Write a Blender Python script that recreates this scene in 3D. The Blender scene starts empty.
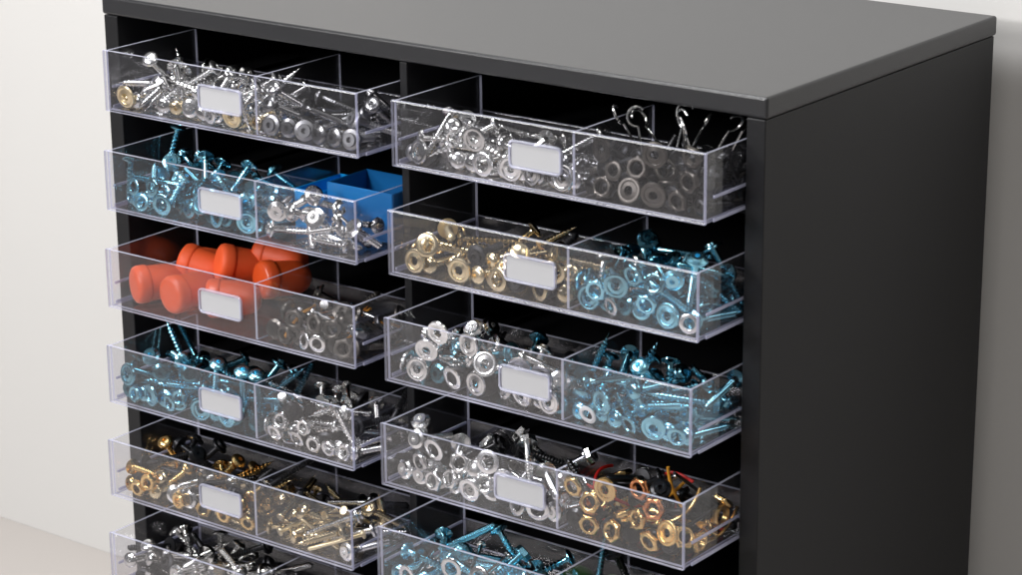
import bpy, bmesh, math, random, time
from mathutils import Vector, Matrix, Euler, Quaternion
T0=time.time()
random.seed(23)
S=0.5
scene=bpy.context.scene
col=scene.collection
scene.view_settings.view_transform='Standard'
scene.view_settings.look='None'
scene.view_settings.exposure=0

# ---------------------------------------------------------------- materials
def newmat(name):
    m=bpy.data.materials.new(name);m.use_nodes=True
    nt=m.node_tree;nt.nodes.clear()
    out=nt.nodes.new('ShaderNodeOutputMaterial')
    return m,nt,out
def principled(name,color,metal=0,rough=.4,var=.0,bump=0,bscale=800,noisecol=0,ncs=40,spec=.5,coat=0,trans=0):
    m,nt,out=newmat(name)
    p=nt.nodes.new('ShaderNodeBsdfPrincipled')
    p.inputs['Base Color'].default_value=(*color,1)
    p.inputs['Metallic'].default_value=metal
    p.inputs['Roughness'].default_value=rough
    p.inputs['Specular IOR Level'].default_value=spec
    p.inputs['Coat Weight'].default_value=coat
    p.inputs['Transmission Weight'].default_value=trans
    tc=nt.nodes.new('ShaderNodeTexCoord')
    if var>0 or noisecol>0:
        hs=nt.nodes.new('ShaderNodeHueSaturation')
        hs.inputs['Color'].default_value=(*color,1)
        val=None
        if var>0:
            oi=nt.nodes.new('ShaderNodeObjectInfo')
            mr=nt.nodes.new('ShaderNodeMapRange')
            mr.inputs['To Min'].default_value=1-var;mr.inputs['To Max'].default_value=1+var*.5
            nt.links.new(oi.outputs['Random'],mr.inputs['Value']);val=mr.outputs[0]
            mr2=nt.nodes.new('ShaderNodeMapRange')
            mr2.inputs['To Min'].default_value=rough*.6;mr2.inputs['To Max'].default_value=rough*1.6
            nt.links.new(oi.outputs['Random'],mr2.inputs['Value'])
            nt.links.new(mr2.outputs[0],p.inputs['Roughness'])
        if noisecol>0:
            no=nt.nodes.new('ShaderNodeTexNoise');no.inputs['Scale'].default_value=ncs;no.inputs['Detail'].default_value=5
            nt.links.new(tc.outputs['Object'],no.inputs['Vector'])
            mr=nt.nodes.new('ShaderNodeMapRange')
            mr.inputs['To Min'].default_value=1-noisecol;mr.inputs['To Max'].default_value=1+noisecol
            nt.links.new(no.outputs['Fac'],mr.inputs['Value'])
            if val is not None:
                mu=nt.nodes.new('ShaderNodeMath');mu.operation='MULTIPLY'
                nt.links.new(val,mu.inputs[0]);nt.links.new(mr.outputs[0],mu.inputs[1]);val=mu.outputs[0]
            else: val=mr.outputs[0]
        nt.links.new(val,hs.inputs['Value'])
        nt.links.new(hs.outputs[0],p.inputs['Base Color'])
    if bump>0:
        no=nt.nodes.new('ShaderNodeTexNoise');no.inputs['Scale'].default_value=bscale;no.inputs['Detail'].default_value=3
        nt.links.new(tc.outputs['Object'],no.inputs['Vector'])
        b=nt.nodes.new('ShaderNodeBump');b.inputs['Strength'].default_value=bump;b.inputs['Distance'].default_value=.0005
        nt.links.new(no.outputs['Fac'],b.inputs['Height'])
        nt.links.new(b.outputs[0],p.inputs['Normal'])
    nt.links.new(p.outputs[0],out.inputs[0])
    return m
def plastic(name,tint,haze,hcol,rough=.04,ior=1.45):
    m,nt,out=newmat(name)
    tr=nt.nodes.new('ShaderNodeBsdfTransparent');tr.inputs[0].default_value=(*tint,1)
    gl=nt.nodes.new('ShaderNodeBsdfGlossy');gl.inputs['Roughness'].default_value=rough
    gl.inputs[0].default_value=(1,1,1,1)
    # same reflectance entering and leaving the thin sheet (no false total reflection)
    fr=nt.nodes.new('ShaderNodeFresnel')
    ge=nt.nodes.new('ShaderNodeNewGeometry')
    mi=nt.nodes.new('ShaderNodeMapRange');mi.inputs['To Min'].default_value=ior;mi.inputs['To Max'].default_value=1/ior
    nt.links.new(ge.outputs['Backfacing'],mi.inputs['Value']);nt.links.new(mi.outputs[0],fr.inputs['IOR'])
    df=nt.nodes.new('ShaderNodeBsdfDiffuse');df.inputs[0].default_value=(*hcol,1)
    tc=nt.nodes.new('ShaderNodeTexCoord')
    no=nt.nodes.new('ShaderNodeTexNoise');no.inputs['Scale'].default_value=22;no.inputs['Detail'].default_value=6
    nt.links.new(tc.outputs['Object'],no.inputs['Vector'])
    mr=nt.nodes.new('ShaderNodeMapRange');mr.inputs['From Min'].default_value=.35;mr.inputs['From Max'].default_value=.75
    mr.inputs['To Min'].default_value=haze*.6;mr.inputs['To Max'].default_value=haze*1.5
    nt.links.new(no.outputs['Fac'],mr.inputs['Value'])
    m1=nt.nodes.new('ShaderNodeMixShader')
    nt.links.new(mr.outputs[0],m1.inputs[0])
    nt.links.new(tr.outputs[0],m1.inputs[1]);nt.links.new(df.outputs[0],m1.inputs[2])
    m2=nt.nodes.new('ShaderNodeMixShader')
    nt.links.new(fr.outputs[0],m2.inputs[0])
    nt.links.new(m1.outputs[0],m2.inputs[1]);nt.links.new(gl.outputs[0],m2.inputs[2])
    nt.links.new(m2.outputs[0],out.inputs[0])
    return m
M={}
M['black']=principled('black_powder_coat',(.013,.013,.0142),0,.42,bump=.25,bscale=1500,noisecol=.1,ncs=6,spec=.25)
M['blacklit']=principled('black_coat_lit_top',(.026,.026,.028),0,.28,bump=.2,bscale=1500,noisecol=.08,ncs=5,spec=.5)  # same black coat, paler and glossier: light on the top put into colour
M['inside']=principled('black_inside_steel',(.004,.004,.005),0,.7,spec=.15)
M['clear']=plastic('clear_acrylic',(.945,.943,.957),.0105,(.78,.78,.84))
M['edge']=plastic('acrylic_edge',(.80,.81,.93),.42,(.76,.77,.93),rough=.1)  # whitish blue painted in for the light that acrylic edges gather
M['wallpaint']=principled('neutral_wall_paint',(.665,.652,.635),0,.85,bump=.2,bscale=300,noisecol=.02,ncs=3)
M['table']=principled('pale_table_surface',(.57,.53,.50),0,.5,noisecol=.04,ncs=5)
M['card']=principled('grey_label_card',(.43,.43,.445),0,.5,noisecol=.02)
M['zinc']=principled('bright_zinc',(.93,.93,.92),1,.16,var=.3)
M['steel']=principled('grey_steel',(.34,.34,.35),1,.26,var=.3)
M['teal']=principled('blue_zinc',(.30,.67,.82),1,.16,var=.4)
M['tealdark']=principled('dark_blue_zinc',(.10,.28,.36),1,.2,var=.3)
M['brass']=principled('pale_brass',(.86,.72,.46),1,.18,var=.3)
M['gold']=principled('yellow_brass',(.86,.58,.24),1,.18,var=.3)
M['copper']=principled('reddish_copper',(.74,.30,.13),1,.2,var=.3)
M['blackox']=principled('black_oxide_steel',(.03,.03,.033),.7,.28,var=.3)
M['gunmetal']=principled('dark_bronze_steel',(.11,.10,.09),.9,.3,var=.35)
M['white']=principled('white_nylon',(.72,.72,.72),0,.4,var=.15)
M['orange']=principled('orange_plastic',(.80,.10,.020),0,.45,var=.2,bump=.1,bscale=500)
M['amber']=principled('amber_wire',(.80,.36,.04),0,.3,var=.2,coat=.4)
M['red']=principled('red_wire',(.6,.02,.015),0,.3,var=.2,coat=.4)
M['blue']=principled('blue_plastic',(.01,.15,.42),0,.3)
M['skyblue']=principled('bright_blue_plastic',(.01,.38,.88),0,.3)
M['green']=principled('green_plastic',(.06,.28,.012),0,.35)
MDESC={'zinc':'bright zinc','steel':'grey steel','teal':'blue zinc plated','tealdark':'dark blue zinc','brass':'pale brass','gold':'yellow brass','copper':'reddish copper',
 'blackox':'black oxide','gunmetal':'dark bronze','white':'white nylon','orange':'orange plastic','amber':'amber plastic','red':'red plastic','blue':'blue plastic','skyblue':'bright blue plastic','green':'green plastic'}

# ---------------------------------------------------------------- helpers
def finish(bm,name,mats,smooth=True,angle=35):
    me=bpy.data.meshes.new(name)
    bmesh.ops.recalc_face_normals(bm,faces=bm.faces)
    bm.to_mesh(me);bm.free()
    for m in mats: me.materials.append(m)
    if smooth:
        me.shade_smooth() if hasattr(me,'shade_smooth') else None
        try: me.set_sharp_from_angle(angle=math.radians(angle))
        except Exception: pass
    return me
def addbox(bm,x0,x1,y0,y1,z0,z1,bev=0,seg=1,mi=0):
    tmp=bmesh.new()
    bmesh.ops.create_cube(tmp,size=1)
    for v in tmp.verts:
        v.co=Vector((x0+(v.co.x+.5)*(x1-x0),y0+(v.co.y+.5)*(y1-y0),z0+(v.co.z+.5)*(z1-z0)))*S
    if bev>0: bmesh.ops.bevel(tmp,geom=list(tmp.edges),offset=bev*S,segments=seg,profile=.5,affect='EDGES')
    for f in tmp.faces:f.material_index=mi
    me=bpy.data.meshes.new('tmp');tmp.to_mesh(me);tmp.free()
    bm.from_mesh(me);bpy.data.meshes.remove(me)
def boxmesh(name,b,mat,bev=.002,seg=3):
    bm=bmesh.new();addbox(bm,*b,bev=bev,seg=seg)
    return finish(bm,name,[mat],False)
def panelmesh(name,b,axis,bev=.0008):
    bm=bmesh.new();addbox(bm,*b,bev=bev,seg=2)
    bm.normal_update()
    for f in bm.faces: f.material_index=0 if abs(f.normal[axis])>.9 else 1
    return finish(bm,name,[M['clear'],M['edge']],False)
def mkobj(name,me,parent=None,loc=(0,0,0)):
    o=bpy.data.objects.new(name,me);col.objects.link(o)
    if parent is not None:o.parent=parent
    o.location=loc
    return o
def empty(name,loc,label,cat,group=None):
    e=bpy.data.objects.new(name,None);col.objects.link(e);e.empty_display_size=.02
    e.location=Vector(loc)*S;e['label']=label;e['category']=cat
    if group:e['group']=group
    return e

# ---------------------------------------------------------------- cabinet
XL0,XL1,XR0,XR1=.0744,.4906,.5442,.9724
A_R,DA_R=.0756,.0113
A_L,DA_L=.0742,.0078
ZT,PP,H=-.0489,.12745,.0785
SLAB=.0242;D=.527;O=.0023
ZB=-1.150
bottom=ZB
cab=empty('storage_cabinet',(.5,.26,bottom),'black steel drawer cabinet standing on a pale table','cabinet')
def cpart(name,b,mat,bev=.0015):
    cx,cy,cz=.5,.26,bottom
    bb=(b[0]-cx,b[1]-cx,b[2]-cy,b[3]-cy,b[4]-cz,b[5]-cz)
    return mkobj(name,boxmesh(name,bb,mat,bev),cab)
cpart('top_panel',(0,1,0,D,-SLAB,0),M['blacklit'],.0035)
cpart('side_panel',(O,.026,.001,D-O,bottom,-SLAB-.0006),M['black'])
cpart('side_panel',(.974,1-O,.001,D-O,bottom,-SLAB-.0006),M['black'])
cpart('back_panel',(.0265,.9735,D-.02,D-.006,bottom+.02,-SLAB-.0006),M['inside'],0)
cpart('center_divider',(.4932,.5045,.003,D-.0205,bottom+.02,-SLAB-.0006),M['black'])
cpart('base_panel',(.0265,.9735,.004,D-.021,bottom+.001,bottom+.06),M['black'])
for i in range(8):
    z=ZT-i*PP-H-.0035
    if z-.005<bottom+.06: continue
    for (a,b) in ((.0265,.4925),(.5052,.9735)):
        cpart('shelf',(a,b,.012,D-.021,z-.004,z),M['inside'],.0005)
    for (a,b) in ((.0267,.070),(.5055,.540)):
        cpart('runner',(a,b,.006,.30,z-.0025,z+.006),M['inside'],.0008)

# ---------------------------------------------------------------- drawers
DEPTH=.165
PD=.118   # depth of the heaped part behind the front
TH=.0054
comps=[]
def rounded(w,h,r,seg=5):
    pts=[]
    for cx,cz,a0 in ((w/2-r,h/2-r,0),(-w/2+r,h/2-r,90),(-w/2+r,-h/2+r,180),(w/2-r,-h/2+r,270)):
        for k in range(seg+1):
            a=math.radians(a0+90*k/seg);pts.append((cx+r*math.cos(a),cz+r*math.sin(a)))
    return pts
def plate(name,w,h,r,y0,y1,mat):
    bm=bmesh.new();P=rounded(w,h,r)
    a=[bm.verts.new(Vector((x,y0,z))*S) for x,z in P];b=[bm.verts.new(Vector((x,y1,z))*S) for x,z in P]
    bm.faces.new(a);bm.faces.new(b[::-1]);n=len(P)
    for i in range(n):bm.faces.new((a[i],b[i],b[(i+1)%n],a[(i+1)%n]))
    return finish(bm,name,[mat],True,30)
def frame(name,w,h,r,bw,y0,y1,mat):
    bm=bmesh.new();P=rounded(w,h,r);Q=rounded(w-2*bw,h-2*bw,max(r-bw,.0008))
    n=len(P)
    L=[[bm.verts.new(Vector((x,y,z))*S) for x,z in PP_] for PP_,y in ((P,y1),(P,y0+.0006),(rounded(w-.0014,h-.0014,r-.0006),y0),(rounded(w-2*bw+.001,h-2*bw+.001,max(r-bw,.001)),y0),(Q,y0+.0006),(Q,y1))]
    for k in range(5):
        for i in range(n): bm.faces.new((L[k][i],L[k][(i+1)%n],L[k+1][(i+1)%n],L[k+1][i]))
    return finish(bm,name,[mat],True,50)
def drawer(side,i,desc):
    x0,x1=(XL0,XL1) if side=='L' else (XR0,XR1)
    a=(A_L+i*DA_L) if side=='L' else (A_R+i*DA_R)
    w=x1-x0;zt=ZT-i*PP;z0=zt-H
    frac=.61 if side=='L' else .594
    e=empty('drawer',(x0,-a,z0),'clear plastic pulled-out drawer holding '+desc,'drawer','clear drawers of the cabinet')
    mkobj('front_panel',panelmesh('front_panel',(0,w,0,TH,0,H),1,.0017),e)
    for xa in (0.0005,w-TH-.0005):
        o=mkobj('side_panel',panelmesh('side_panel',(xa,xa+TH-.0008,TH+.0002,DEPTH,.0005,H-.001),0,.0014),e)
    for xa,xb in ((-.0022,0.0003),(w-.0003,w+.0022)):
        bm=bmesh.new()
        addbox(bm,xa,xb,TH+.01,DEPTH,H*.34,H*.34+.0035,bev=.0006,mi=0)
        addbox(bm,xa,xb,TH+.01,DEPTH,.001,.005,bev=.0006,mi=0)
        mkobj('guide_rail',finish(bm,'guide_rail',[M['edge']],False),e)
    mkobj('bottom_panel',panelmesh('bottom_panel',(TH,w-TH,TH+.0003,DEPTH-TH,.001,.004),2),e)
    mkobj('back_panel',panelmesh('back_panel',(TH,w-TH,DEPTH-TH+.0003,DEPTH,.0005,H*.45),1),e)
    xd=w*frac
    mkobj('divider',panelmesh('divider',(xd-.0021,xd+.0021,TH+.0004,DEPTH-TH,.0043,H-.002),0,.0012),e)
    lh=mkobj('label_holder',frame('label_holder',.0725,.0325,.0065,.0028,-.0036,-.0003,M['edge']),e)
    lh.location=Vector((w*.485,0,H*.53))*S
    lb=mkobj('label',plate('label',.0668,.0262,.0040,-.0015,-.0006,M['card']),lh)
    comps.append(dict(key=side+str(i)+'a',o=Vector((x0+TH+.001,-a+TH+.001,z0+.0045)),w=xd-.003-TH-.001,d=DEPTH-2*TH-.003))
    comps.append(dict(key=side+str(i)+'b',o=Vector((x0+xd+.003,-a+TH+.001,z0+.0045)),w=w-TH-.001-xd-.003,d=DEPTH-2*TH-.003))
DD={'L0':'silver screws and grey bolts','L1':'blue zinc bolts and blue inserts','L2':'orange plugs and mixed nuts','L3':'blue zinc bolts and silver washers',
'L4':'brass nuts and pale screws','L5':'silver washers and screws','R0':'silver bolts and black washers','R1':'brass fittings and blue zinc nuts',
'R2':'silver rings and blue zinc screws','R3':'silver nuts and brass nuts','R4':'blue zinc washers and green parts'}
for i in range(6): drawer('L',i,DD['L%d'%i])
for i in range(5): drawer('R',i,DD['R%d'%i])

# ---------------------------------------------------------------- hardware meshes (axis Z, in cabinet units)
def lathe(bm,prof,seg=20,closed=False):
    rings=[]
    for r,z in prof:
        if r<1e-6: rings.append([bm.verts.new(Vector((0,0,z))*S)])
        else: rings.append([bm.verts.new(Vector((r*math.cos(2*math.pi*k/seg),r*math.sin(2*math.pi*k/seg),z))*S) for k in range(seg)])
    n=len(rings)
    for j in range(n if closed else n-1):
        a=rings[j];b=rings[(j+1)%n]
        for k in range(seg):
            k2=(k+1)%seg
            if len(a)==1 and len(b)==1: continue
            if len(a)==1: bm.faces.new((a[0],b[k],b[k2]))
            elif len(b)==1: bm.faces.new((a[k],a[k2],b[0]))
            else: bm.faces.new((a[k],b[k],b[k2],a[k2]))
def thread(bm,zt,zb,r0,r1,pitch,depth,seg=12,taper=False):
    turns=(zt-zb)/pitch;n=int(turns*seg)
    cr=[];ro=[]
    for j in range(n+1):
        f=j/n;a=2*math.pi*j/seg;z=zt-pitch*j/seg
        r=r0+(r1-r0)*f
        if taper and f>.78: r*=max(.12,1-(f-.78)/.22*.9)
        cr.append(bm.verts.new(Vector((r*math.cos(a),r*math.sin(a),z))*S))
        rr=max(r-depth,.0006)
        ro.append(bm.verts.new(Vector((rr*math.cos(a),rr*math.sin(a),z-pitch/2))*S))
    for j in range(n):
        bm.faces.new((cr[j],cr[j+1],ro[j+1],ro[j]))
        if j+1+seg<=n: bm.faces.new((ro[j],ro[j+1],cr[j+1+seg],cr[j+seg]))
    c=bm.verts.new(Vector((0,0,zb-r1*.8))*S)
    for j in range(n-seg,n): bm.faces.new((ro[j],ro[j+1],c))
def m_screw(L,rs=.0045,rh=.0112):
    bm=bmesh.new();h=L/2
    lathe(bm,[(0,h-.004),(rs*.55,h-.0035),(rs*.7,h+.0008),(rh*.6,h+.0006),(rh*.88,h-.0012),(rh,h-.0032),(rh*.98,h-.0045),(rs,h-.007),(rs*.80,h-.009),(rs*.68,h-.02)],20)
    thread(bm,h-.012,-h,rs*1.08,rs,.0054,.0021,12,True)
    return bm
def m_bolt(L,rs=.0056,rh=.0145,hexh=False):
    bm=bmesh.new();h=L/2
    if hexh:
        lathe(bm,[(0,h),(rh*.75,h),(rh*.86,h-.001),(rh*.88,h-.0075)],6)
        lathe(bm,[(rh*.6,h-.0074),(rh,h-.0076),(rh,h-.0092),(rs,h-.0097),(rs*.92,h-.03)],20)
    else:
        lathe(bm,[(0,h-.005),(rs*.6,h-.005),(rs*.75,h),(rh*.6,h),(rh*.66,h-.003),(rh*.95,h-.0045),(rh,h-.006),(rh*.97,h-.0078),(rs,h-.0085),(rs*.90,h-.03)],20)
    thread(bm,h-.022,-h,rs*1.04,rs*1.04,.0040,.0014,12)
    return bm
def m_washer(ro=.0152,ri=.0090,t=.0030):
    bm=bmesh.new();b=.0007
    lathe(bm,[(ri,t/2-b),(ri+b,t/2),(ro-b*1.5,t/2),(ro,t/2-b),(ro,-t/2+b),(ro-b*1.5,-t/2),(ri+b,-t/2),(ri,-t/2+b)],24,True)
    return bm
def m_ring(ro=.0160,t=.006):
    bm=bmesh.new();rc=ro-t/2
    lathe(bm,[(rc+t/2*math.cos(a),t*.42*math.sin(a)) for a in [2*math.pi*k/8 for k in range(8)]],24,True)
    lathe(bm,[(ro*.32,.001),(ro*.36,.0022),(rc-.001,.0008),(rc-.001,-.0008),(ro*.36,-.0022),(ro*.32,-.001)],20,True)
    return bm
def m_nut(ro=.0125,ri=.0062,t=.009):
    bm=bmesh.new()
    seg=24
    def rad(a,r):
        aa=(a%(math.pi/3))-math.pi/6
        return r*math.cos(math.pi/6)/math.cos(aa)
    prof=[(None,ri,t/2-.0006),(None,ri+.0008,t/2),(None,ro*.8,t/2),('h',ro,t/2-.0016),('h',ro,-t/2+.0016),(None,ro*.8,-t/2),(None,ri+.0008,-t/2),(None,ri,-t/2+.0006)]
    R=[]
    for k,r,z in prof:
        R.append([bm.verts.new(Vector(((rad(2*math.pi*j/seg,r) if k else r)*math.cos(2*math.pi*j/seg),(rad(2*math.pi*j/seg,r) if k else r)*math.sin(2*math.pi*j/seg),z))*S) for j in range(seg)])
    for a in range(len(R)):
        A=R[a];B=R[(a+1)%len(R)]
        for j in range(seg): bm.faces.new((A[j],B[j],B[(j+1)%seg],A[(j+1)%seg]))
    return bm
def tube(bm,pts,r,seg=8):
    pts=[Vector(p) for p in pts];rings=[]
    up=Vector((.13,.27,.95)).normalized()
    for i,p in enumerate(pts):
        t=(pts[min(i+1,len(pts)-1)]-pts[max(i-1,0)]).normalized()
        u=(up-t*up.dot(t)).normalized();up=u;v=t.cross(u)
        rings.append([bm.verts.new((p+(u*math.cos(2*math.pi*k/seg)+v*math.sin(2*math.pi*k/seg))*r)*S) for k in range(seg)])
    for a,b in zip(rings,rings[1:]):
        for k in range(seg): bm.faces.new((a[k],b[k],b[(k+1)%seg],a[(k+1)%seg]))
    bm.faces.new(rings[0]);bm.faces.new(rings[-1][::-1])
def m_eye(L=.055,R=.0125,r=.0024,sweep=300,thr=True):
    bm=bmesh.new();pts=[]
    for k in range(19):
        a=math.radians(-90+sweep-k*sweep/18)
        pts.append((R*math.cos(a),0,L/2-R+R*math.sin(a)))
    tube(bm,pts+[(0,0,L/2-2*R-.004),(0,0,-L/2)],r,8)
    if thr: thread(bm,L/2-2*R-.012,-L/2,r*1.5,r*1.4,.003,.0008,10,True)
    return bm
def m_wire(seed,L=.09,r=.0021):
    rnd=random.Random(seed);bm=bmesh.new()
    P=[Vector((0,0,-L/2)),Vector((rnd.uniform(-.01,.01),rnd.uniform(-.01,.01),-L/6)),Vector((rnd.uniform(-.03,.03),rnd.uniform(-.02,.02),L/6)),Vector((rnd.uniform(.01,.035),rnd.uniform(-.02,.02),L/2))]
    pts=[]
    for k in range(17):
        t=k/16;pts.append((1-t)**3*P[0]+3*(1-t)**2*t*P[1]*1+3*(1-t)*t*t*P[2]*1.6+t**3*P[3])
    tube(bm,pts,r,8);return bm
def m_knob(L=.070,rh=.0248,rb=.0230):
    bm=bmesh.new();h=L/2
    lathe(bm,[(0,h-.0006),(rh*.55,h-.0004),(rh*.8,h-.001),(rh*.93,h-.003),(rh,h-.007),(rh*1.0,h-.016),(rh*.98,h-.0185),(rb*1.01,h-.0195),(rb,h-.022),(rb*.97,-h+.026),(rb*.90,-h+.014),(rb*.76,-h+.006),(rb*.5,-h+.001),(0,-h)],36)
    return bm
def m_pin(L=.08,r=.0030):
    bm=bmesh.new();h=L/2
    lathe(bm,[(0,h),(r*1.9,h-.0004),(r*2.1,h-.0015),(r*2.1,h-.003),(r,h-.0036),(r,-h+.002),(r*.6,-h),(0,-h)],14)
    return bm
KIND={}
def reg(k,name,fn,grp,desc): KIND[k]=dict(name=name,fn=fn,grp=grp,desc=desc)
reg('s1','screw',lambda:m_screw(.064),'loose screws in the drawers','pan-head screw')
reg('s2','screw',lambda:m_screw(.092,.0047,.0118),'loose screws in the drawers','long pan-head screw')
reg('s3','screw',lambda:m_screw(.048,.0042,.0105),'loose screws in the drawers','short screw')
reg('b1','machine_screw',lambda:m_bolt(.080,.0045,.0130),'loose machine screws in the drawers','round-head machine screw')
reg('b2','bolt',lambda:m_bolt(.095,.0052,.0130,True),'loose bolts in the drawers','long hex bolt')
reg('b3','bolt',lambda:m_bolt(.058,.0050,.0140),'loose bolts in the drawers','short round-head bolt')
reg('w1','washer',lambda:m_washer(),'loose washers in the drawers','flat washer')
reg('w2','washer',lambda:m_washer(.012,.0068,.0028),'loose washers in the drawers','small flat washer')
reg('r1','ring',lambda:m_ring(),'loose rings in the drawers','stepped round ring')
reg('n1','nut',lambda:m_nut(),'loose nuts in the drawers','hex nut')
reg('n2','nut',lambda:m_nut(.0145,.0080,.0075),'loose nuts in the drawers','large hex nut')
reg('e1','eye_screw',lambda:m_eye(),'loose eye screws in the drawers','eye screw')
reg('h1','hook',lambda:m_eye(.062,.0115,.0016,235,False),'loose hooks in the drawers','thin curled hook')
reg('x1','wire_piece',lambda:m_wire(3),'loose wire pieces in the drawers','bent wire piece')
reg('x2','wire_piece',lambda:m_wire(8,.075),'loose wire pieces in the drawers','bent wire piece')
reg('k1','plug',lambda:m_knob(),'plugs in the drawers','round-capped plug')
reg('k2','plug',lambda:m_knob(.055,.019,.015),'plugs in the drawers','small capped plug')
reg('p1','pin',lambda:m_pin(),'loose pins in the drawers','smooth headed pin')
MC={}
HS=.94
def hw(kind,mat):
    if (kind,mat) not in MC:
        me=finish(KIND[kind]['fn'](),KIND[kind]['name']+'_'+mat,[M[mat]],True,40)
        if kind!='k1': me.transform(Matrix.Scale(HS,4))
        MC[(kind,mat)]=me
    return MC[(kind,mat)]
C={
'L0a':([('s1','zinc',4),('s2','zinc',3),('b1','zinc',1.5),('s3','brass',2),('w2','zinc',1)],48,[('r1','brass',1),('w2','zinc',1),('r1','zinc',1)],4),
'L0b':([('b1','steel',3),('s2','steel',2),('b3','steel',3),('w1','steel',1)],17,[('r1','steel',1),('w1','steel',1)],1),
'L1a':([('b1','teal',3),('s2','teal',3),('b1','tealdark',2),('s1','teal',2),('w2','teal',1),('r1','teal',1)],46,[('r1','teal',2),('w2','teal',2),('w1','teal',1)],7),
'L1b':([('b1','zinc',2),('b3','zinc',3),('s1','zinc',3)],15,[('r1','zinc',1)],1),
'L2a':([('k1','orange',1)],0,[],0),
'L2b':([('n1','steel',3),('x1','amber',1.2),('x2','amber',1),('b3','gunmetal',3),('p1','zinc',2),('w1','blackox',2),('n2','zinc',1.5)],44,[('n1','teal',1),('w2','zinc',2),('n2','gunmetal',2),('w2','zinc',2)],7),
'L3a':([('b1','teal',2),('b1','tealdark',4),('s2','teal',3),('w2','teal',1),('r1','teal',1)],44,[('r1','teal',2),('w2','teal',2),('n1','teal',1)],8),
'L3b':([('w1','zinc',3),('b3','white',.7),('s1','zinc',3),('p1','zinc',2),('b3','blackox',3)],44,[('w2','zinc',1),('r1','zinc',2),('n1','zinc',2)],7),
'L4a':([('s1','gold',3),('b3','zinc',2),('n1','gold',2),('s3','brass',3),('b1','blackox',3),('w1','gold',1)],54,[('n1','gold',2),('w2','brass',1),('r1','gold',1)],8),
'L4b':([('p1','brass',4),('s2','brass',3),('b1','zinc',2),('b1','blackox',2)],30,[('w2','brass',1),('r1','steel',1)],2),
'L5a':([('b3','zinc',3),('s1','zinc',3),('w1','zinc',2),('b1','blackox',2)],54,[('w1','zinc',1)],4),
'L5b':([('b3','zinc',1),('w1','steel',1),('s1','steel',1)],8,[],0),
'R0a':([('s2','zinc',5),('b1','zinc',2),('s1','zinc',2),('s1','steel',1),('e1','zinc',1),('r1','zinc',1)],40,[('r1','zinc',3),('w1','zinc',1)],6),
'R0b':([('w2','gunmetal',2),('n1','gunmetal',2),('b3','blackox',3),('s1','blackox',3),('n2','blackox',2),('w1','gunmetal',2)],62,[('w2','gunmetal',2),('r1','gunmetal',2),('n2','gunmetal',2)],10),
'R1a':([('s2','brass',3),('e1','gold',2),('b2','brass',1),('s1','brass',2),('b3','blackox',2)],38,[('r1','brass',3),('w1','brass',1)],6),
'R1b':([('n2','teal',2),('b1','teal',2),('w1','teal',1),('r1','teal',1),('s1','zinc',1),('e1','teal',1),('b1','tealdark',2)],46,[('r1','teal',3),('n2','teal',2),('w2','zinc',1)],9),
'R2a':([('s2','teal',1.2),('b1','tealdark',2),('b3','blackox',2),('w1','zinc',3),('r1','zinc',3),('b3','zinc',3),('b1','zinc',1.5),('x2','red',.3)],48,[('r1','zinc',4),('w1','zinc',1)],11),
'R2b':([('s2','teal',6),('s1','teal',2),('b1','teal',1)],34,[('w2','white',.7),('r1','teal',2),('w2','teal',2)],5),
'R3a':([('b2','zinc',2),('b1','blackox',2),('b1','zinc',1),('b3','zinc',1.5),('n1','zinc',2),('w1','zinc',2),('r1','zinc',1)],50,[('n2','zinc',2),('r1','zinc',2),('w1','zinc',1)],12),
'R3b':([('x1','gold',1.5),('x2','red',2.5),('x1','amber',1.5),('p1','zinc',1),('n2','gold',4),('n2','copper',1),('b1','blackox',2),('x1','blackox',1)],50,[('n2','gold',4),('n2','copper',1.2),('r1','gold',1.5)],12),
'R4a':([('b2','teal',2),('s2','teal',3),('p1','zinc',2),('w1','zinc',2),('r1','zinc',1)],44,[('r1','teal',2),('w1','zinc',3)],7),
'R4b':([('n2','gold',1),('k2','green',1.5),('w1','zinc',1),('b3','blackox',1),('s1','gold',1)],24,[('n2','gold',1)],4),
}
HEADED={'s1','s2','s3','b1','b2','b3'}
K=30.0
simlist=[]
SP=16.0
def pick(lst):
    t=sum(x[2] for x in lst);r=random.uniform(0,t)
    for x in lst:
        r-=x[2]
        if r<=0:return x
    return lst[-1]
cube=bpy.data.meshes.new('simcube')
bm=bmesh.new();bmesh.ops.create_cube(bm,size=1);bm.to_mesh(cube);bm.free()
walls=[]
SM={}
def simmesh(kind,mat):
    if kind not in SM:
        m2=hw(kind,mat).copy();m2.transform(Matrix.Scale(K/S,4));SM[kind]=m2
    return SM[kind]
def wall(cx,cy,cz,sx,sy,sz,rx=0):
    o=bpy.data.objects.new('simwall',cube);col.objects.link(o);o.location=(cx,cy,cz);o.scale=(sx,sy,sz);o.rotation_euler=(rx,0,0);walls.append(o)
FLC=.0075
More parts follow.
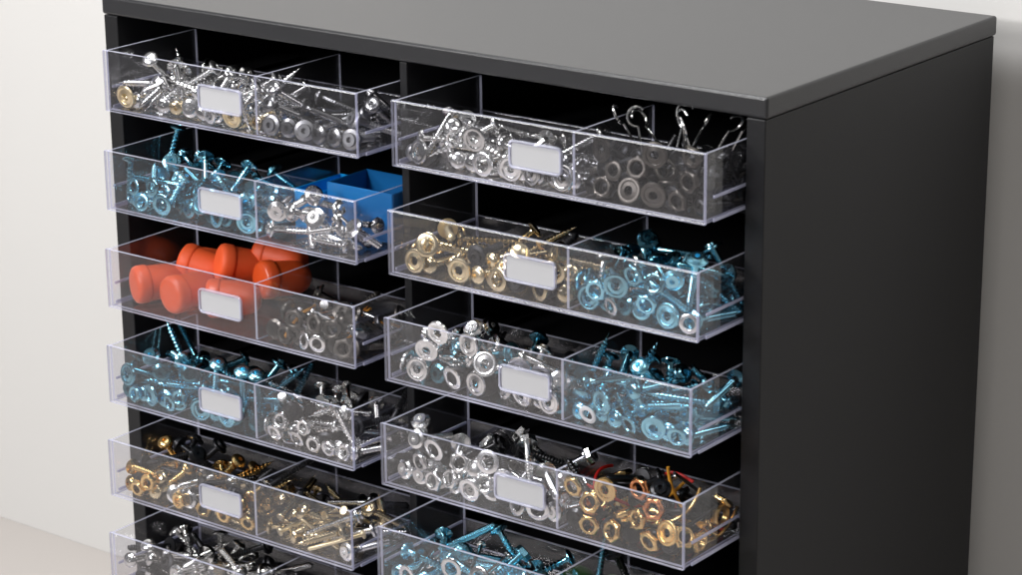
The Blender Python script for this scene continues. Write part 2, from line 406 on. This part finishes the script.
for ci,c in enumerate(comps):
    spec=C[c['key']]
    if spec[1]==0: continue
    fl=FLC if spec[3]>2 else 0
    dep=PD-fl
    if c['key']=='L1b': dep=.060
    ox=(ci%6)*SP;oy=(ci//6)*SP
    W=c['w']*K;Dp=dep*K
    c['sim']=(ox,oy,fl)
    hh=30
    wall(ox+W/2,oy+Dp/2,-1,W+4,Dp+4,2)
    wall(ox-1,oy+Dp/2,hh/2,2,Dp+4,hh);wall(ox+W+1,oy+Dp/2,hh/2,2,Dp+4,hh)
    wall(ox+W/2,oy-1,hh/2,W,2,hh);wall(ox+W/2,oy+Dp+1,hh/2,W,2,hh)
    n=spec[1]
    hl=[x for x in spec[0] if x[0] in HEADED and x[0]!='b2']
    z0_=1.6
    if hl and Dp>2.9:
        nh=int(W/1.15)
        for row in range(2):
            for a in range(nh):
                if n<=0 or random.random()<.3: continue
                kind,mat,_=pick(hl)
                half={'s1':.032,'s2':.046,'s3':.024,'b1':.04,'b3':.029}[kind]*K*HS
                o=bpy.data.objects.new('simitem',simmesh(kind,mat));col.objects.link(o)
                o.rotation_euler=(math.radians(90+random.uniform(-4,4)),0,math.radians(random.uniform(-12,12)))
                o.location=(ox+(a+.5+(.25 if row else -.05))*W/(nh+.2),oy+half+random.uniform(.12,.25),.5+row*1.05)
                simlist.append((o,kind,mat,ci));n-=1
        z0_=4.0
    cell=1.22
    nx=max(1,int(W/cell));ny=max(1,int(Dp/cell))
    slots=[]
    k=0
    while len(slots)<n:
        for a in range(nx):
            for b in range(ny):
                slots.append((a,b,k))
        k+=1
    slots=slots[:n]
    for (a,b,k) in slots:
        kind,mat,_=pick(spec[0])
        o=bpy.data.objects.new('simitem',simmesh(kind,mat));col.objects.link(o)
        zz=z0_+k*2.9
        t=math.radians(random.uniform(0,22));az=random.uniform(0,6.28)
        flip=math.pi if random.random()<.4 else 0
        o.rotation_euler=(t*math.cos(az)+flip,t*math.sin(az),random.uniform(0,6.28))
        o.location=(ox+(a+.5)*W/nx+random.uniform(-.1,.1),oy+(b+.5)*Dp/ny+random.uniform(-.1,.1),zz)
        simlist.append((o,kind,mat,ci))
scene.gravity=(0,0,-40)
bpy.ops.rigidbody.world_add()
rbw=scene.rigidbody_world
rbw.substeps_per_frame=8;rbw.solver_iterations=12
rbw.point_cache.frame_start=1;rbw.point_cache.frame_end=200
bpy.context.view_layer.update()
def selonly(lst):
    for o in bpy.context.view_layer.objects: o.select_set(False)
    for o in lst:o.select_set(True)
    bpy.context.view_layer.objects.active=lst[0]
selonly(walls);bpy.ops.rigidbody.objects_add(type='PASSIVE')
for o in walls:
    o.rigid_body.collision_shape='BOX';o.rigid_body.friction=.4
selonly([s[0] for s in simlist]);bpy.ops.rigidbody.objects_add(type='ACTIVE')
for s in simlist:
    rb=s[0].rigid_body
    rb.collision_shape='CONVEX_HULL';rb.friction=.36;rb.use_margin=True;rb.collision_margin=.01
    rb.linear_damping=.12;rb.angular_damping=.25;rb.restitution=.05
T1=time.time()
for f in range(1,80): scene.frame_set(f)
T2=time.time()
res=[]
for o,kind,mat,ci in simlist:
    res.append((o.matrix_world.translation.copy(),o.matrix_world.to_quaternion(),kind,mat,ci))
bpy.ops.rigidbody.world_remove()
for s in simlist: bpy.data.objects.remove(s[0])
for o in walls: bpy.data.objects.remove(o)
for m2 in SM.values(): bpy.data.meshes.remove(m2)
bpy.data.meshes.remove(cube)
scene.frame_set(1)
def place(kind,mat,loc,q):
    k=KIND[kind]
    o=bpy.data.objects.new(k['name'],hw(kind,mat));col.objects.link(o)
    o.rotation_mode='QUATERNION';o.rotation_quaternion=q;o.location=loc
    o['label']=MDESC[mat]+' '+k['desc']+' lying in a clear drawer'
    o['category']=k['name'].replace('_',' ');o['group']=k['grp']
    return o
HALF={'s1':.032,'s2':.046,'s3':.024,'b1':.04,'b2':.0475,'b3':.029,'p1':.04,'x1':.045,'x2':.038,'e1':.027,'h1':.031,'k2':.027}
lost=0;lo=[];high=0
for t,q,kind,mat,ci in res:
    c=comps[ci];ox,oy,fl=c['sim']
    l=Vector((t.x-ox,t.y-oy,t.z))/K
    if l.z<-.001 or l.z>H+.010 or not(-.01<l.x<c['w']+.01) or not(-.01<l.y<c['d']+.01):
        lost+=1;lo.append((kind,round(l.x,2),round(l.y,2),round(l.z,2)));continue
    up=abs((q@Vector((0,0,1))).z)*HALF.get(kind,.0)*HS
    top=l.z+up
    lim=H+(.022 if kind in('e1','x1','x2') else (-.005 if c['key'] in('L0b',) else .009))
    if top>lim: high+=1;continue
    place(kind,mat,(c['o']+Vector((0,fl,0))+l)*S,q)
if lost>len(res)*.3: raise RuntimeError('lost %d of %d sim %.1f %s'%(lost,len(res),T2-T1,str(lo[::len(lo)//20])))
# front layer leaning on the clear front
for c in comps:
    spec=C[c['key']];n=spec[3]
    if n<=2:continue
    placed=[]
    for _ in range(n):
        kind,mat,_w=pick(spec[2])
        r={'r1':.0160,'w1':.0152,'w2':.012,'n1':.0125,'n2':.0145}[kind]*HS
        best=None
        for tr in range(3):
            x=random.uniform(r,c['w']-r);z=r
            for it in range(30):
                hit=None
                for (px,pz,pr) in placed:
                    if (px-x)**2+(pz-z)**2<(pr+r-.0008)**2:
                        nz=pz+math.sqrt(max(0,(pr+r)**2-(px-x)**2));hit=max(hit or 0,nz)
                if hit is None or hit<=z:break
                z=hit
            if best is None or z<best[1]: best=(x,z)
        x,z=best
        if z>H-.004: continue
        placed.append((x,z,r))
        q=Euler((math.radians(90+random.uniform(-18,18)),0,math.radians(random.uniform(-18,18)))).to_quaternion()
        q=q@Quaternion((0,0,1),random.uniform(0,6))
        place(kind,mat,(c['o']+Vector((x,.0058,z)))*S,q)
# curled silver hooks stuck in the dark heap
c=[c for c in comps if c['key']=='R0b'][0]
for i in range(9):
    x=.02+.13*(i+.5)/9+random.uniform(-.006,.006);y=random.uniform(.03,.105)
    d=Vector((random.uniform(-.75,.75),random.uniform(-.5,.3),1)).normalized()
    q=d.to_track_quat('Z','Y')@Quaternion((0,0,1),random.uniform(-.8,.8)+(math.pi if random.random()<.5 else 0))
    o=place('h1','zinc',(c['o']+Vector((x,y,.066)))*S,q)
    o['label']='thin curled bright zinc hook standing in dark hardware'
# orange plugs lying in the third drawer
c=[c for c in comps if c['key']=='L2a'][0]
for (x,y,z,dx,dy,dz) in [(.040,.042,.0258,-.45,-.89,.0),(.098,.040,.0256,-.15,-.99,0),(.165,.048,.0256,-.80,-.60,.0),
   (.080,.088,.040,-.93,-.30,.20),(.140,.094,.052,-.55,-.80,.25),(.205,.098,.046,-.35,-.93,.10),(.176,.126,.060,-.97,-.22,.10),(.130,.132,.028,-1,.05,0),(.045,.126,.028,1,.03,0)]:
    d=Vector((dx,dy,dz)).normalized()
    place('k1','orange',(c['o']+Vector((x,y,z)))*S,d.to_track_quat('Z','Y'))

c=[c for c in comps if c['key']=='L1b'][0]
def tray(w,d,h,t,mat):
    bm=bmesh.new()
    addbox(bm,0,w,0,d,0,t,bev=.0006)
    addbox(bm,0,w,0,t,t,h,bev=.001);addbox(bm,0,w,d-t,d,t,h,bev=.001)
    addbox(bm,0,t,t,d-t,t,h,bev=.001);addbox(bm,w-t,w,t,d-t,t,h,bev=.001)
    return finish(bm,'tray',[mat],False)
o=mkobj('tray',tray(.104,.076,.062,.0025,M['blue']),None,(c['o']+Vector((c['w']-.107,.074,.0005)))*S)
o['label']='open dark blue plastic insert tray standing in a clear drawer';o['category']='tray'
o=mkobj('tray',tray(c['w']-.113,.086,.050,.0025,M['skyblue']),None,(c['o']+Vector((.003,.062,.0005)))*S)
o['label']='low bright blue plastic tray standing beside a taller tray';o['category']='tray'

# ---------------------------------------------------------------- setting
bm=bmesh.new();addbox(bm,-7,9,-7,.62,ZB-.05,ZB,bev=0)
o=mkobj('table_top',finish(bm,'table_top',[M['table']],False));o['kind']='structure'
bm=bmesh.new();addbox(bm,-7,9,.575,.62,ZB+.0005,5,bev=0)
o=mkobj('wall',finish(bm,'wall',[M['wallpaint']],False));o['kind']='structure'

# ---------------------------------------------------------------- light
w=bpy.data.worlds.new('World');scene.world=w;w.use_nodes=True
w.node_tree.nodes['Background'].inputs[0].default_value=(.97,.98,1,1)
w.node_tree.nodes['Background'].inputs[1].default_value=.14
def area(loc,tgt,size,power,color=(1,1,1)):
    l=bpy.data.lights.new('unseen_lamp','AREA');l.shape='RECTANGLE';l.size=size[0]*S;l.size_y=size[1]*S;l.energy=power;l.color=color
    o=bpy.data.objects.new('unseen_lamp',l);col.objects.link(o);o.location=Vector(loc)*S
    d=(Vector(tgt)-Vector(loc));o.rotation_euler=d.to_track_quat('-Z','Y').to_euler()
    return o
area((-1.5,-2.8,1.5),(.5,0,-.4),(1.2,1.2),18,(1,.99,.98))
area((.0,-1.0,2.1),(.35,.1,0),(1.3,.8),13,(.98,.99,1))  # added overhead lamp, brightens the cabinet top and the drawer contents
area((-.1,-3.0,1.0),(.6,0,-.4),(.4,.4),12,(1,1,1))  # small unseen lamp added for sparkle on the metal pieces
area((2.6,-1.5,2.4),(1.6,.55,-.2),(1.6,1.2),5,(1,.97,.92))  # added soft fill from the right, aimed at the wall beside the cabinet

# ---------------------------------------------------------------- camera
R=[0.79568,0.60564,-0.00999,0.17500,-0.24564,-0.95343,-0.57989,0.75687,-0.30144]
cam=bpy.data.cameras.new('camera');co=bpy.data.objects.new('camera',cam);col.objects.link(co)
cam.sensor_width=36;cam.lens=2536.6/1022*36;cam.clip_start=.01;cam.clip_end=100
mt=Matrix(((R[0],-R[3],-R[6],0),(R[1],-R[4],-R[7],0),(R[2],-R[5],-R[8],0),(0,0,0,1)))
mt=Matrix.Translation(Vector((2.36863,-2.23358,.61749))*S)@mt.to_quaternion().to_matrix().to_4x4()
co.matrix_world=mt
cam.dof.use_dof=True;cam.dof.focus_distance=3.02*S;cam.dof.aperture_fstop=20
scene.camera=co
